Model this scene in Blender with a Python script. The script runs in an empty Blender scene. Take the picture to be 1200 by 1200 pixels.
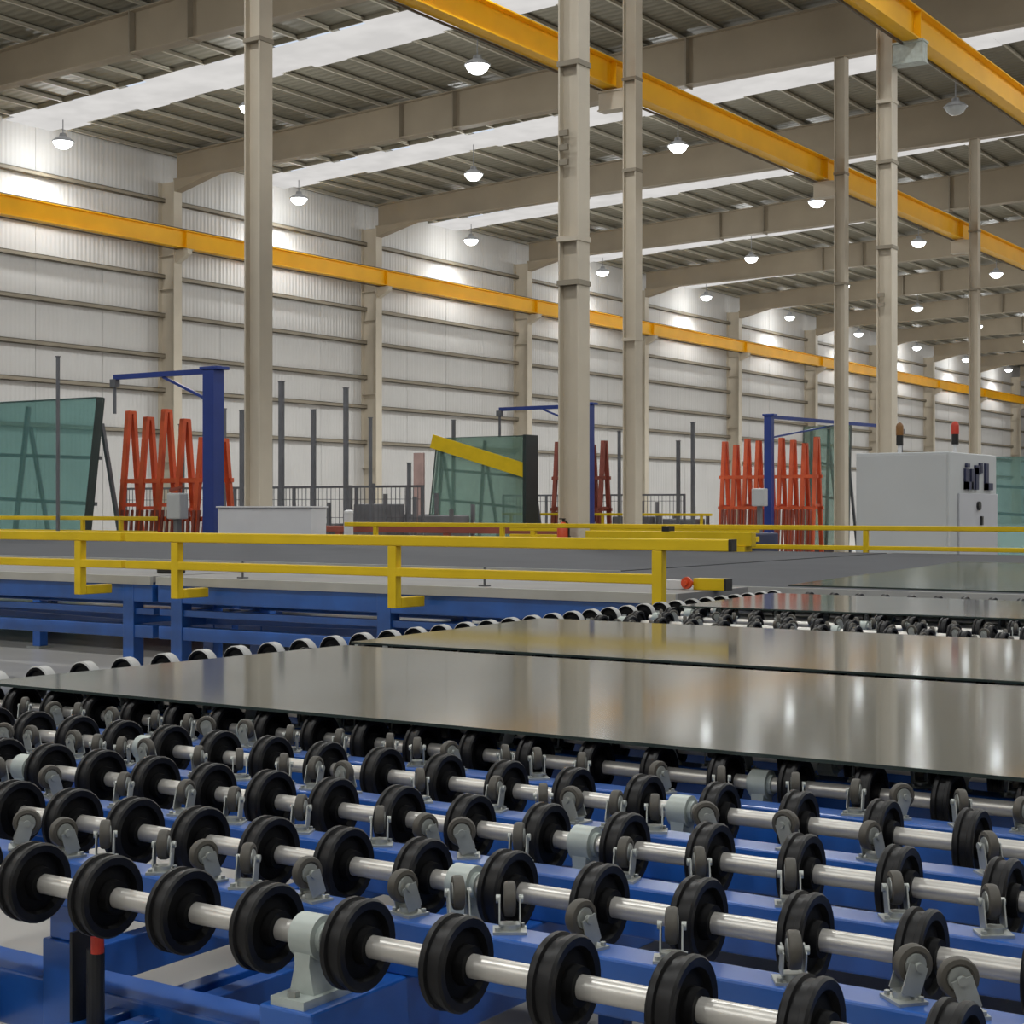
import bpy, bmesh, math, random
from mathutils import Vector, Matrix
random.seed(7)
S = bpy.context.scene
COL = S.collection
R = math.radians

# ------------------------------------------------------------------ camera
cam_d = bpy.data.cameras.new('camera')
cam_d.sensor_width = 36.0
cam_d.sensor_fit = 'HORIZONTAL'
cam_d.lens = 1887.0 / 1200.0 * 36.0
cam_d.shift_y = -0.005
cam_d.clip_start = 0.05
cam_d.clip_end = 400
cam = bpy.data.objects.new('camera', cam_d)
cam.location = (0, 0, 1.535)
cam.rotation_euler = (R(90), 0, R(33.52))
COL.objects.link(cam)
S.camera = cam

# ------------------------------------------------------------------ world, exposure
w = bpy.data.worlds.new('world')
S.world = w
w.use_nodes = True
w.node_tree.nodes['Background'].inputs[0].default_value = (0.75, 0.85, 1.0, 1)
w.node_tree.nodes['Background'].inputs[1].default_value = 0.6
S.view_settings.view_transform = 'Standard'
S.view_settings.look = 'None'
S.view_settings.gamma = 1.0
S.view_settings.exposure = 0.5
S.view_settings.use_curve_mapping = False
try:
    S.cycles.use_denoising = True
    S.cycles.max_bounces = 8
    S.cycles.diffuse_bounces = 4
    S.cycles.glossy_bounces = 4
    S.cycles.transparent_max_bounces = 16
    S.cycles.sample_clamp_indirect = 4.0
    S.cycles.caustics_reflective = False
    S.cycles.caustics_refractive = False
except Exception:
    pass
LAMP_W = 1300.0          # each high-bay lamp
SKY_L = 0.50            # radiance of the daylit roof panels


# ------------------------------------------------------------------ materials
def mat(name, col, rough=0.5, metal=0.0, var=0.12, scale=3.0, bump=0.0, bscale=40.0, spec=0.5, wave=None):
    m = bpy.data.materials.new(name)
    m.use_nodes = True
    nt = m.node_tree
    b = nt.nodes['Principled BSDF']
    b.inputs['Roughness'].default_value = rough
    b.inputs['Metallic'].default_value = metal
    b.inputs['Specular IOR Level'].default_value = spec
    tc = nt.nodes.new('ShaderNodeTexCoord')
    n = nt.nodes.new('ShaderNodeTexNoise')
    n.inputs['Scale'].default_value = scale
    n.inputs['Detail'].default_value = 4
    nt.links.new(tc.outputs['Object'], n.inputs['Vector'])
    r = nt.nodes.new('ShaderNodeValToRGB')
    r.color_ramp.elements[0].position = 0.3
    r.color_ramp.elements[1].position = 0.7
    r.color_ramp.elements[0].color = tuple(max(0, c * (1 - var)) for c in col) + (1,)
    r.color_ramp.elements[1].color = tuple(min(1, c * (1 + var)) for c in col) + (1,)
    nt.links.new(n.outputs['Fac'], r.inputs['Fac'])
    nt.links.new(r.outputs['Color'], b.inputs['Base Color'])
    if bump or wave:
        bp = nt.nodes.new('ShaderNodeBump')
        bp.inputs['Strength'].default_value = bump if bump else 0.5
        if wave:
            axis, wscale, dist = wave
            t = nt.nodes.new('ShaderNodeTexWave')
            t.bands_direction = axis
            t.inputs['Scale'].default_value = wscale
            t.inputs['Distortion'].default_value = 0
            bp.inputs['Distance'].default_value = dist
        else:
            t = nt.nodes.new('ShaderNodeTexNoise')
            t.inputs['Scale'].default_value = bscale
            bp.inputs['Distance'].default_value = 0.01
        nt.links.new(tc.outputs['Object'], t.inputs['Vector'])
        nt.links.new(t.outputs['Fac'], bp.inputs['Height'])
        nt.links.new(bp.outputs['Normal'], b.inputs['Normal'])
    return m


def emit(name, col, strength, var=0.0, scale=1.0):
    m = bpy.data.materials.new(name)
    m.use_nodes = True
    nt = m.node_tree
    nt.nodes.remove(nt.nodes['Principled BSDF'])
    e = nt.nodes.new('ShaderNodeEmission')
    e.inputs['Strength'].default_value = strength
    e.inputs['Color'].default_value = col + (1,)
    if var:
        tc = nt.nodes.new('ShaderNodeTexCoord')
        n = nt.nodes.new('ShaderNodeTexNoise')
        n.inputs['Scale'].default_value = scale
        nt.links.new(tc.outputs['Object'], n.inputs['Vector'])
        r = nt.nodes.new('ShaderNodeValToRGB')
        r.color_ramp.elements[0].position = 0.35
        r.color_ramp.elements[1].position = 0.65
        r.color_ramp.elements[0].color = tuple(c * (1 - var) for c in col) + (1,)
        r.color_ramp.elements[1].color = col + (1,)
        nt.links.new(n.outputs['Fac'], r.inputs['Fac'])
        nt.links.new(r.outputs['Color'], e.inputs['Color'])
    nt.links.new(e.outputs[0], nt.nodes['Material Output'].inputs['Surface'])
    return m


def sheet_glass(name, tint, body, see, rough=0.05, ior=1.52, var=0.15, scale=1.2):
    """flat glass: a see-through share tinted TINT, the rest a glossy body coated with dust"""
    m = mat(name, body, rough, 0.0, var, scale)
    nt = m.node_tree
    b = nt.nodes['Principled BSDF']
    b.inputs['IOR'].default_value = ior
    t = nt.nodes.new('ShaderNodeBsdfTransparent')
    t.inputs['Color'].default_value = tint + (1,)
    mx = nt.nodes.new('ShaderNodeMixShader')
    mx.inputs[0].default_value = see
    nt.links.new(b.outputs[0], mx.inputs[1])
    nt.links.new(t.outputs[0], mx.inputs[2])
    nt.links.new(mx.outputs[0], nt.nodes['Material Output'].inputs['Surface'])
    return m


M = {}
M['wall'] = mat('wall_sheet', (0.60, 0.59, 0.58), 0.55, 0, 0.05, 0.5, wave=('Y', 1.6, 0.02))
M['girt'] = mat('girt_steel', (0.27, 0.235, 0.18), 0.6, 0, 0.1, 1)
M['column'] = mat('column_paint', (0.56, 0.50, 0.405), 0.5, 0, 0.06, 1.5)
M['rafter'] = mat('rafter_paint', (0.33, 0.275, 0.20), 0.55, 0, 0.08, 0.6)
M['purlin'] = mat('purlin_steel', (0.46, 0.43, 0.35), 0.5, 0, 0.08, 0.6)
M['deck'] = mat('roof_deck', (0.20, 0.185, 0.14), 0.5, 0, 0.08, 0.4, wave=('Y', 1.0, 0.04))
M['skylight'] = emit('skylight_daylight', (1.0, 0.975, 0.95), SKY_L, 0.12, 0.9)
M['crane'] = mat('crane_yellow', (0.95, 0.50, 0.008), 0.4, 0, 0.08, 0.8, spec=0.25)
M['rail_steel'] = mat('rail_steel', (0.10, 0.08, 0.06), 0.5, 0.4, 0.2, 2)
M['lens'] = emit('lamp_lens', (0.95, 1.0, 1.0), 7.0)
M['housing'] = mat('lamp_housing', (0.30, 0.31, 0.32), 0.4, 0.5)
M['floor'] = mat('floor_concrete', (0.34, 0.33, 0.315), 0.32, 0, 0.14, 0.7, bump=0.05, bscale=8)
M['blue'] = mat('blue_paint', (0.010, 0.095, 0.40), 0.34, 0, 0.18, 4)
M['blue'].node_tree.nodes['Principled BSDF'].inputs['Coat Weight'].default_value = 0.7
M['blue'].node_tree.nodes['Principled BSDF'].inputs['Coat Roughness'].default_value = 0.22
M['blue'].node_tree.nodes['Principled BSDF'].inputs['Coat IOR'].default_value = 1.5
M['blue_dark'] = mat('navy_paint', (0.014, 0.022, 0.075), 0.4, 0, 0.18, 4)
M['rubber'] = mat('black_rubber', (0.008, 0.0078, 0.0085), 0.42, 0, 0.4, 20, spec=0.3)
M['hub'] = mat('wheel_hub', (0.004, 0.004, 0.0045), 0.55, 0, 0.3, 20, spec=0.15)
M['shaft'] = mat('shaft_steel', (0.62, 0.60, 0.56), 0.36, 0.55, 0.10, 12)
M['cast'] = mat('cast_grey', (0.46, 0.51, 0.48), 0.42, 0.1, 0.15, 14)
M['zinc'] = mat('zinc_plate', (0.42, 0.44, 0.42), 0.4, 0.5, 0.15, 20)
M['grey_rubber'] = mat('grey_rubber', (0.075, 0.068, 0.056), 0.55, 0, 0.25, 30)
M['glass_flat'] = sheet_glass('float_glass', (0.7, 0.8, 0.75), (0.150, 0.158, 0.147), 0.05, 0.075, 1.6, 0.06, 1.0)
M['glass_edge'] = mat('glass_edge', (0.035, 0.05, 0.045), 0.2)
M['teal'] = sheet_glass('teal_glass', (0.915, 0.975, 0.968), (0.20, 0.32, 0.32), 0.86, 0.08, 1.5, 0.18, 0.5)
M['teal2'] = sheet_glass('pale_teal_glass', (0.94, 0.982, 0.966), (0.25, 0.35, 0.32), 0.84, 0.08, 1.5, 0.2, 0.5)
M['table_glass'] = sheet_glass('table_glass', (0.7, 0.85, 0.8), (0.13, 0.19, 0.18), 0.40, 0.12, 1.5, 0.2, 0.5)
M['pack_edge'] = mat('glass_pack_edge', (0.022, 0.035, 0.033), 0.3)
M['felt'] = mat('grey_felt', (0.040, 0.044, 0.055), 0.75, 0, 0.12, 2.0, bump=0.1, bscale=60)
M['bench'] = mat('bench_top', (0.21, 0.205, 0.20), 0.6, 0, 0.12, 2.0)
M['felt_edge'] = mat('table_edge', (0.38, 0.38, 0.365), 0.5, 0, 0.1, 3)
M['yellow'] = mat('rail_yellow', (0.68, 0.47, 0.010), 0.42, 0, 0.08, 3, spec=0.3)
M['black'] = mat('black_plastic', (0.012, 0.012, 0.012), 0.4)
M['white'] = mat('white_enamel', (0.62, 0.62, 0.635), 0.4, 0, 0.04, 2)
M['cab'] = mat('cabinet_grey', (0.48, 0.50, 0.515), 0.45, 0, 0.03, 1)
M['cab_side'] = mat('cabinet_panel', (0.47, 0.48, 0.52), 0.45, 0, 0.03, 1)
M['navy'] = mat('navy_print', (0.02, 0.025, 0.07), 0.5)
M['orange'] = mat('rack_orange', (0.62, 0.10, 0.032), 0.45, 0, 0.15, 2)
M['redbrown'] = mat('rack_redbrown', (0.25, 0.06, 0.04), 0.5, 0, 0.2, 2)
M['jib'] = mat('jib_blue', (0.018, 0.045, 0.24), 0.4, 0, 0.1, 2)
M['fence'] = mat('fence_grey', (0.12, 0.125, 0.14), 0.5, 0, 0.15, 3)
M['clutter'] = mat('dark_equipment', (0.14, 0.14, 0.15), 0.5, 0, 0.3, 2)
M['pink'] = mat('pale_pink_board', (0.48, 0.33, 0.31), 0.5)
M['redlamp'] = mat('red_plastic', (0.50, 0.035, 0.015), 0.35)
M['amberlamp'] = mat('amber_plastic', (0.20, 0.09, 0.02), 0.35)
M['extinguisher'] = mat('extinguisher_red', (0.62, 0.07, 0.02), 0.35)


# ------------------------------------------------------------------ mesh helpers
class MB:
    def __init__(self):
        self.v, self.f, self.mi = [], [], []

    def face(self, idx, mi=0):
        self.f.append(tuple(idx))
        self.mi.append(mi)

    def box(self, x0, x1, y0, y1, z0, z1, mi=0):
        b = len(self.v)
        self.v += [(x0, y0, z0), (x1, y0, z0), (x1, y1, z0), (x0, y1, z0),
                   (x0, y0, z1), (x1, y0, z1), (x1, y1, z1), (x0, y1, z1)]
        for q in ((0, 3, 2, 1), (4, 5, 6, 7), (0, 1, 5, 4), (1, 2, 6, 5), (2, 3, 7, 6), (3, 0, 4, 7)):
            self.face([b + i for i in q], mi)
        return self

    def bar(self, p0, p1, w, h, mi=0, up=(0, 0, 1)):
        p0, p1 = Vector(p0), Vector(p1)
        d = (p1 - p0).normalized()
        u = Vector(up)
        if abs(d.dot(u)) > 0.98:
            u = Vector((0, 1, 0))
        s = d.cross(u).normalized()
        t = s.cross(d).normalized()
        b = len(self.v)
        for p in (p0, p1):
            for a, c in ((-1, -1), (1, -1), (1, 1), (-1, 1)):
                self.v.append(tuple(p + s * (a * w / 2) + t * (c * h / 2)))
        for q in ((0, 1, 2, 3), (7, 6, 5, 4), (0, 4, 5, 1), (1, 5, 6, 2), (2, 6, 7, 3), (3, 7, 4, 0)):
            self.face([b + i for i in q], mi)
        return self

    def cyl(self, p0, p1, r, n=16, r2=None, mi=0):
        p0, p1 = Vector(p0), Vector(p1)
        r2 = r if r2 is None else r2
        d = (p1 - p0).normalized()
        u = Vector((0, 0, 1)) if abs(d.z) < 0.9 else Vector((1, 0, 0))
        s = d.cross(u).normalized()
        t = s.cross(d).normalized()
        b = len(self.v)
        for p, rr in ((p0, r), (p1, r2)):
            for i in range(n):
                a = 2 * math.pi * i / n
                self.v.append(tuple(p + s * (rr * math.cos(a)) + t * (rr * math.sin(a))))
        for i in range(n):
            j = (i + 1) % n
            self.face((b + i, b + j, b + n + j, b + n + i), mi)
        self.face([b + n - 1 - i for i in range(n)], mi)
        self.face([b + n + i for i in range(n)], mi)
        return self

    def lathe(self, prof, n=28, axis='X', o=(0, 0, 0), mis=None, close=True):
        """prof: list of (along, radius)"""
        b = len(self.v)
        for (a, r) in prof:
            for i in range(n):
                th = 2 * math.pi * i / n
                c, s = r * math.cos(th), r * math.sin(th)
                p = {'X': (a, c, s), 'Y': (s, a, c), 'Z': (c, s, a)}[axis]
                self.v.append((p[0] + o[0], p[1] + o[1], p[2] + o[2]))
        for k in range(len(prof) - 1):
            for i in range(n):
                j = (i + 1) % n
                self.face((b + k * n + i, b + k * n + j, b + (k + 1) * n + j, b + (k + 1) * n + i), mis[k] if mis else 0)
        if close:
            self.face([b + n - 1 - i for i in range(n)], mis[0] if mis else 0)
            e = b + (len(prof) - 1) * n
            self.face([e + i for i in range(n)], mis[-1] if mis else 0)
        return self

    def prism(self, pts, y0, y1, mi=0):
        """polygon in XZ extruded along Y"""
        b = len(self.v)
        n = len(pts)
        for y in (y0, y1):
            for (x, z) in pts:
                self.v.append((x, y, z))
        for i in range(n):
            j = (i + 1) % n
            self.face((b + i, b + j, b + n + j, b + n + i), mi)
        self.face([b + n - 1 - i for i in range(n)], mi)
        self.face([b + n + i for i in range(n)], mi)
        return self

    def mesh(self, name, mats, smooth=False):
        me = bpy.data.meshes.new(name)
        me.from_pydata(self.v, [], self.f)
        for m in (mats if isinstance(mats, (list, tuple)) else [mats]):
            me.materials.append(m)
        me.polygons.foreach_set('material_index', self.mi)
        bm = bmesh.new()
        bm.from_mesh(me)
        bmesh.ops.recalc_face_normals(bm, faces=bm.faces)
        if smooth:
            for f in bm.faces:
                f.smooth = True
            for e in bm.edges:
                if len(e.link_faces) == 2 and e.calc_face_angle(0) > R(38):
                    e.smooth = False
        bm.to_mesh(me)
        bm.free()
        me.update()
        return me


def put(name, me, parent=None, loc=(0, 0, 0), rot=(0, 0, 0), bevel=0.0):
    o = bpy.data.objects.new(name, me)
    COL.objects.link(o)
    o.location = loc
    o.rotation_euler = rot
    if parent is not None:
        o.parent = parent
    if bevel:
        md = o.modifiers.new('bevel', 'BEVEL')
        md.width = bevel
        md.segments = 2
        md.limit_method = 'ANGLE'
    return o


def obj(name, mb, mats, parent=None, loc=(0, 0, 0), rot=(0, 0, 0), smooth=False, bevel=0.0):
    return put(name, mb.mesh(name, mats, smooth), parent, loc, rot, bevel)


def tag(o, label=None, cat=None, group=None, kind=None):
    if label:
        o['label'] = label
    if cat:
        o['category'] = cat
    if group:
        o['group'] = group
    if kind:
        o['kind'] = kind
    return o


def empty(name, loc, label=None, cat=None, group=None, kind=None, rz=0.0):
    o = bpy.data.objects.new(name, None)
    COL.objects.link(o)
    o.location = loc
    o.rotation_euler = (0, 0, rz)
    o.empty_display_size = 0.2
    return tag(o, label, cat, group, kind)


def copy_tree(o, parent=None):
    c = o.copy()
    COL.objects.link(c)
    if parent is not None:
        c.parent = parent
    for ch in list(o.children):
        copy_tree(ch, c)
    return c


# ================================================================== THE HALL
XW, XR = -44.1, 20.0           # panelled wall, opposite wall
Y0, Y1 = -14.0, 187.0
RIDGE = -9.0
FRAMES = [18.9 + 12 * k for k in range(-2, 14)]
BAYS = [24.9 + 12 * k for k in range(-3, 14)]


def deck_z(x):
    s = 0.043
    return 14.7 + s * (x + 44.3) if x <= RIDGE else 14.7 + s * (RIDGE + 44.3) - s * (x - RIDGE)


fl = tag(obj('floor', MB().box(XW - 0.5, XR + 0.5, Y0 - 0.5, Y1 + 0.5, -0.2, 0.0), M['floor']), kind='structure')

# --- panelled wall on the left
wl = empty('wall_left', (XW, 0, 0), kind='structure')
obj('backing', MB().box(-0.5, -0.08, Y0, Y1, 0, 14.75), M['girt'], wl)
pm_hi = MB().box(-0.08, 0.0, -1.49, 1.49, 4.36, 14.7).mesh('wall_panel', M['wall'])
pm_lo = MB().box(-0.08, 0.03, -1.49, 1.49, 0.0, 4.33).mesh('wall_panel_low', M['wall'])
y = Y0 + 1.5
while y < Y1:
    put('wall_panel', pm_hi, wl, (random.uniform(-0.006, 0.006), y, 0))
    put('lower_wall_panel', pm_lo, wl, (random.uniform(-0.006, 0.006), y, 0))
    y += 3.0
for z in (4.32, 5.87, 7.14, 8.66, 10.1, 11.5, 12.93):
    g = MB()
    g.box(0.0, 0.20, Y0, Y1, z - 0.07, z - 0.05)
    g.box(0.0, 0.02, Y0, Y1, z - 0.07, z + 0.09)
    g.box(0.18, 0.20, Y0, Y1, z - 0.07, z + 0.09)
    g.box(0.0, 0.20, Y0, Y1, z + 0.07, z + 0.09)
    obj('girt', g, M['girt'], wl)
wc = MB()
wc.box(0.0, 0.03, -0.2, 0.2, 0, 13.6)
wc.box(0.80, 0.84, -0.2, 0.2, 0, 13.6)
wc.box(0.03, 0.80, -0.015, 0.015, 0, 13.6)
for zz in (3.2, 6.4, 9.6, 10.85):
    wc.box(0.03, 0.80, -0.18, 0.18, zz, zz + 0.02)
wc.box(-0.02, 0.9, -0.26, 0.26, 0, 0.04)
wcm = wc.mesh('wall_column', M['column'])
cb = MB()
cb.prism([(0.84, 10.55), (0.84, 11.02), (1.45, 11.02), (1.45, 10.86)], -0.12, 0.12)
cb.box(0.84, 1.47, -0.17, 0.17, 11.0, 11.03)
cbm = cb.mesh('corbel', M['column'])
for yy in FRAMES:
    c = put('wall_column', wcm, wl, (0, yy, 0))
    put('corbel', cbm, c)

tag(obj('wall_right', MB().box(XR, XR + 0.3, Y0, Y1, 0, 14.7), M['wall']), kind='structure')
tag(obj('wall_rear', MB().box(XW - 0.3, XR, Y0 - 0.3, Y0, 0, 16.4), M['wall']), kind='structure')
tag(obj('wall_far', MB().box(XW - 0.3, XR, Y1, Y1 + 0.3, 0, 16.4), M['wall']), kind='structure')

# --- roof: deck strips, skylight strips, purlins, rafters
ce = empty('ceiling', (0, 0, 14.7), kind='structure')
SKY_W = 1.08
SKY_O = -0.2
edges = [Y0] + [b + SKY_O + s * SKY_W for b in BAYS for s in (-1, 1)] + [Y1]
zc = 14.7
for i in range(0, len(edges), 2):
    a, b = edges[i], edges[i + 1]
    d = MB()
    for x0, x1 in ((XW - 0.3, RIDGE), (RIDGE, XR + 0.2)):
        d.prism([(x0, deck_z(x0) - zc), (x1, deck_z(x1) - zc), (x1, deck_z(x1) + 0.12 - zc), (x0, deck_z(x0) + 0.12 - zc)], a, b)
    obj('roof_deck', d, M['deck'], ce)
PX = [-43.6 + 1.25 * i for i in range(51)]
for bay in BAYS:
    b = bay + SKY_O
    sk = obj('skylight', MB().bar((XW, b - SKY_W, deck_z(XW) - 0.07 - zc), (RIDGE, b - SKY_W, deck_z(RIDGE) - 0.07 - zc), 0.03, 0.14)
             .bar((XW, b + SKY_W, deck_z(XW) - 0.07 - zc), (RIDGE, b + SKY_W, deck_z(RIDGE) - 0.07 - zc), 0.03, 0.14), M['purlin'], ce)
    xs = [XW] + [x for x in PX if x < RIDGE] + [RIDGE] if 30 < b < 100 else [XW, RIDGE]
    for x0, x1 in zip(xs[:-1] + [RIDGE], xs[1:] + [XR]):
        e = 0.012
        k0, k1 = random.uniform(-0.16, 0.16), random.uniform(-0.16, 0.16)
        d = MB().prism([(x0 + e, deck_z(x0) - 0.17 - zc), (x1 - e, deck_z(x1) - 0.17 - zc), (x1 - e, deck_z(x1) - 0.15 - zc), (x0 + e, deck_z(x0) - 0.15 - zc)], b - SKY_W + k0, b + SKY_W + k1)
        obj('skylight_panel', d, M['skylight'], sk)
for x in PX:
    z = deck_z(x) - zc
    p = MB()
    p.box(x - 0.01, x + 0.01, Y0, Y1, z - 0.13, z)
    p.box(x - 0.01, x + 0.065, Y0, Y1, z - 0.145, z - 0.13)
    p.box(x - 0.09, x + 0.01, Y0, Y1, z - 0.02, z)
    obj('purlin', p, M['purlin'], ce)


def raf_bot(x):
    return 13.62 + 0.02 * (x + 44) if x < RIDGE else 13.62 + 0.02 * (RIDGE + 44) - 0.02 * (x - RIDGE)


rf = MB()
for x0, x1 in ((-43.3, RIDGE), (RIDGE, 19.8)):
    zb0, zb1, zt0, zt1 = raf_bot(x0) - zc, raf_bot(x1) - zc, deck_z(x0) - 0.17 - zc, deck_z(x1) - 0.17 - zc
    rf.prism([(x0, zb0), (x1, zb1), (x1, zt1), (x0, zt0)], -0.012, 0.012)
    rf.prism([(x0, zb0), (x1, zb1), (x1, zb1 + 0.035), (x0, zb0 + 0.035)], -0.2, 0.2)
    rf.prism([(x0, zt0), (x1, zt1), (x1, zt1 - 0.03), (x0, zt0 - 0.03)], -0.2, 0.2)
rf.prism([(-43.3, raf_bot(-43.3) - 0.45 - zc), (-43.3, raf_bot(-43.3) + 0.02 - zc), (-41.2, raf_bot(-41.2) + 0.02 - zc)], -0.19, 0.19)
rfm = rf.mesh('rafter', M['rafter'])
sps = []
for x in (-32.8, -30.6, -22.1):
    wdt = 0.02 if x != -30.6 else 0.008
    sps.append(MB().box(x - wdt, x + wdt, -0.22, 0.22, raf_bot(x) - 0.06 - zc, deck_z(x) - 0.18 - zc).mesh('splice_plate', M['girt']))
for yy in FRAMES:
    r = put('rafter', rfm, ce, (0, yy, 0))
    for sm in sps:
        put('splice_plate', sm, r)

# --- interior H columns
def hcol(label, x, y, side, ties, group=None):
    o = empty('column', (x, y, 0), label, 'column', group, 'structure')
    top = raf_bot(x) + 0.01
    m = MB()
    m.box(-0.16, -0.135, -0.15, 0.15, 0.02, top)
    m.box(0.135, 0.16, -0.15, 0.15, 0.02, top)
    m.box(-0.135, 0.135, -0.012, 0.012, 0.02, top)
    m.box(-0.15, 0.15, -0.05, -0.038, 0.02, top)
    obj('shaft', m, M['column'], o)
    obj('base_plate', MB().box(-0.28, 0.28, -0.25, 0.25, 0, 0.03), M['column'], o)
    for z, t in ties:
        c = MB().box(-0.175, 0.175, -0.165, 0.165, z - 0.035, z + 0.035)
        obj('collar', c, M[t], o)
    k = MB()
    s = side
    k.box(min(s * 0.16, s * 0.78), max(s * 0.16, s * 0.78), -0.13, 0.13, 10.30, 10.70)
    k.box(min(s * 0.16, s * 0.80), max(s * 0.16, s * 0.80), -0.16, 0.16, 10.68, 10.72)
    k.box(min(s * 0.16, s * 0.80), max(s * 0.16, s * 0.80), -0.16, 0.16, 10.28, 10.31)
    obj('corbel', k, M['cast'] if s > 0 else M['column'], o)
    return o


XB, XA = -17.3, -11.5
hcol('beige steel column standing behind the low white cabinet', XB, 18.9, -1, [(8.85, 'girt'), (10.2, 'girt'), (13.0, 'girt')])
hcol('slim beige column just right of the widest column, carrying the long yellow beam', XB, 30.9, -1, [(8.9, 'girt'), (10.9, 'girt'), (5.2, 'column')])
hcol('thin beige column rising beside the grey glass pack left of the grey cabinet', XB, 42.9, -1, [(7.8, 'girt'), (10.9, 'girt')])
hcol('thinnest beige column, farthest along the hall, above the stack light cabinet', XB, 54.9, -1, [(9.0, 'girt'), (11.0, 'girt')])
c1 = hcol('widest beige column with an orange-red extinguisher at its foot', XA, 18.9, 1, [(7.6, 'girt'), (4.6, 'girt'), (5.2, 'column')])
for z in (6.25, 6.45, 6.65):
    obj('cleat', MB().box(-0.14, 0.0, -0.17, -0.13, z - 0.04, z + 0.04), M['girt'], c1)
c2 = hcol('beige column directly behind the grey cabinet, with bracket under upper yellow beam', XA, 30.9, 1, [(8.4, 'girt'), (6.7, 'girt'), (9.6, 'column')])
for z in (5.55, 5.75):
    obj('cleat', MB().box(-0.14, 0.0, -0.17, -0.13, z - 0.04, z + 0.04), M['girt'], c2)

# --- crane runway beams
def crane(label, x, zb, y0, y1, h=0.62):
    o = empty('crane_beam', (x, y0, zb), label, 'crane beam', 'yellow crane runway beams')
    m = MB()
    L = y1 - y0
    m.box(-0.17, 0.17, 0, L, 0, 0.03)
    m.box(-0.17, 0.17, 0, L, h - 0.03, h)
    m.box(-0.012, 0.012, 0, L, 0.03, h - 0.03)
    obj('girder', m, M['crane'], o)
    obj('rail', MB().box(-0.03, 0.03, 0, L, h, h + 0.07), M['rail_steel'], o)
    st = MB().box(-0.15, 0.15, -0.01, 0.01, 0.03, h - 0.03).mesh('stiffener', M['crane'])
    for f in FRAMES:
        if y0 < f < y1:
            put('stiffener', st, o, (0, f - y0, 0))
    obj('power_line', MB().box(-0.20, -0.16, 0, L, -0.06, -0.02), M['rail_steel'], o)
    return o


crane('yellow crane runway beam running along the panelled wall', -42.95, 11.08, Y0, Y1, 0.66)
crane('yellow crane runway beam crossing the middle of the roof on slim columns', -17.85, 10.78, Y0, Y1, 0.62)
crane('yellow crane runway beam highest in the upper right, on the bracket of the column behind the cabinet', -10.95, 10.72, Y0, Y1, 0.62)

# --- high-bay lamps
def make_lamp():
    o = empty('high_bay_lamp', (0, 0, 13.8))
    obj('suspension', MB().cyl((0, 0, 0.28), (0, 0, 1.0), 0.018, 8), M['housing'], o)
    obj('housing', MB().lathe([(0.03, 0.36), (0.06, 0.37), (0.16, 0.26), (0.22, 0.13), (0.32, 0.11), (0.34, 0.03)], 20, 'Z'), M['housing'], o, smooth=True)
    obj('lens', MB().lathe([(-0.20, 0.06), (-0.18, 0.15), (-0.12, 0.24), (-0.04, 0.30), (0.03, 0.33)], 20, 'Z'), M['lens'], o, smooth=True)
    return o


def lamp_light(x, y, z, beam=1.0, glow=0.16):
    """the lamp's downward beam and the weaker glow of its diffuser"""
    for kind, e in (('SPOT', beam), ('POINT', glow)):
        ld = bpy.data.lights.new('lamp_light', kind)
        ld.energy = LAMP_W * e
        ld.color = (0.985, 1.0, 0.985)
        if kind == 'SPOT':
            ld.spot_size = R(150)
            ld.spot_blend = 0.6
        ld.shadow_soft_size = 0.3
        lo = bpy.data.objects.new('lamp_light', ld)
        COL.objects.link(lo)
        lo.location = (x, y, z - 0.32)


def hang(o, x, y):
    z = 13.8
    o.location = (x, y, z)
    for ch in o.children:
        if ch.name.startswith('suspension'):
            k = (deck_z(x) - 0.19 - z - 0.28) / 0.72
            ch.scale = (1, 1, k)
            ch.location.z = 0.28 * (1 - k)
    return o


ORD = ['first', 'second', 'third', 'fourth', 'fifth', 'sixth', 'seventh', 'eighth', 'ninth', 'tenth', 'eleventh', 'twelfth']
proto_lamp = None
for bi, b in enumerate(BAYS[4:14]):
    for ci, x in enumerate((-42.6, -34.1, -25.6)):
        lamp_light(x, b, 13.8, 0.35 if ci == 0 else 1.0, 0.085 if ci == 0 else 0.16)
        o = proto_lamp = make_lamp() if proto_lamp is None else copy_tree(proto_lamp)
        hang(o, x, b)
        o['label'] = 'lit high-bay lamp, %s row from the front, %s' % (
            ORD[bi], ('close to the panelled wall', 'second out from the wall', 'third out from the wall')[ci])
        o['category'] = 'lamp'
        o['group'] = 'lit high-bay lamps under the roof'
M['lens_off'] = mat('lamp_lens_off', (0.45, 0.48, 0.5), 0.2)
for x, b, t in ((-16.0, 48.9, 'unlit grey high-bay lamp hanging beside the column behind the cabinet'),):
    o = copy_tree(proto_lamp)
    hang(o, x, b)
    tag(o, t, 'lamp', 'unlit high-bay lamps')
    for ch in o.children:
        if ch.name.startswith('lens'):
            ch.data = ch.data.copy()
            ch.data.materials[0] = M['lens_off']
for ri, b in enumerate(BAYS[:4]):  # unseen lamps over and behind the camera, added to light the foreground
    for ci, x in enumerate((-34.1, -25.6, -17.2, -8.6, 0.0, 8.6)):
        lamp_light(x, b, 13.8, 0.42, 0.12)
        o = hang(copy_tree(proto_lamp), x, b)
        tag(o, 'added lit high-bay lamp, unseen, over the near bays, %s row, %s from the panelled wall' % (ORD[ri], ORD[ci]), 'lamp', 'added high-bay lamps over the near bays')
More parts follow.
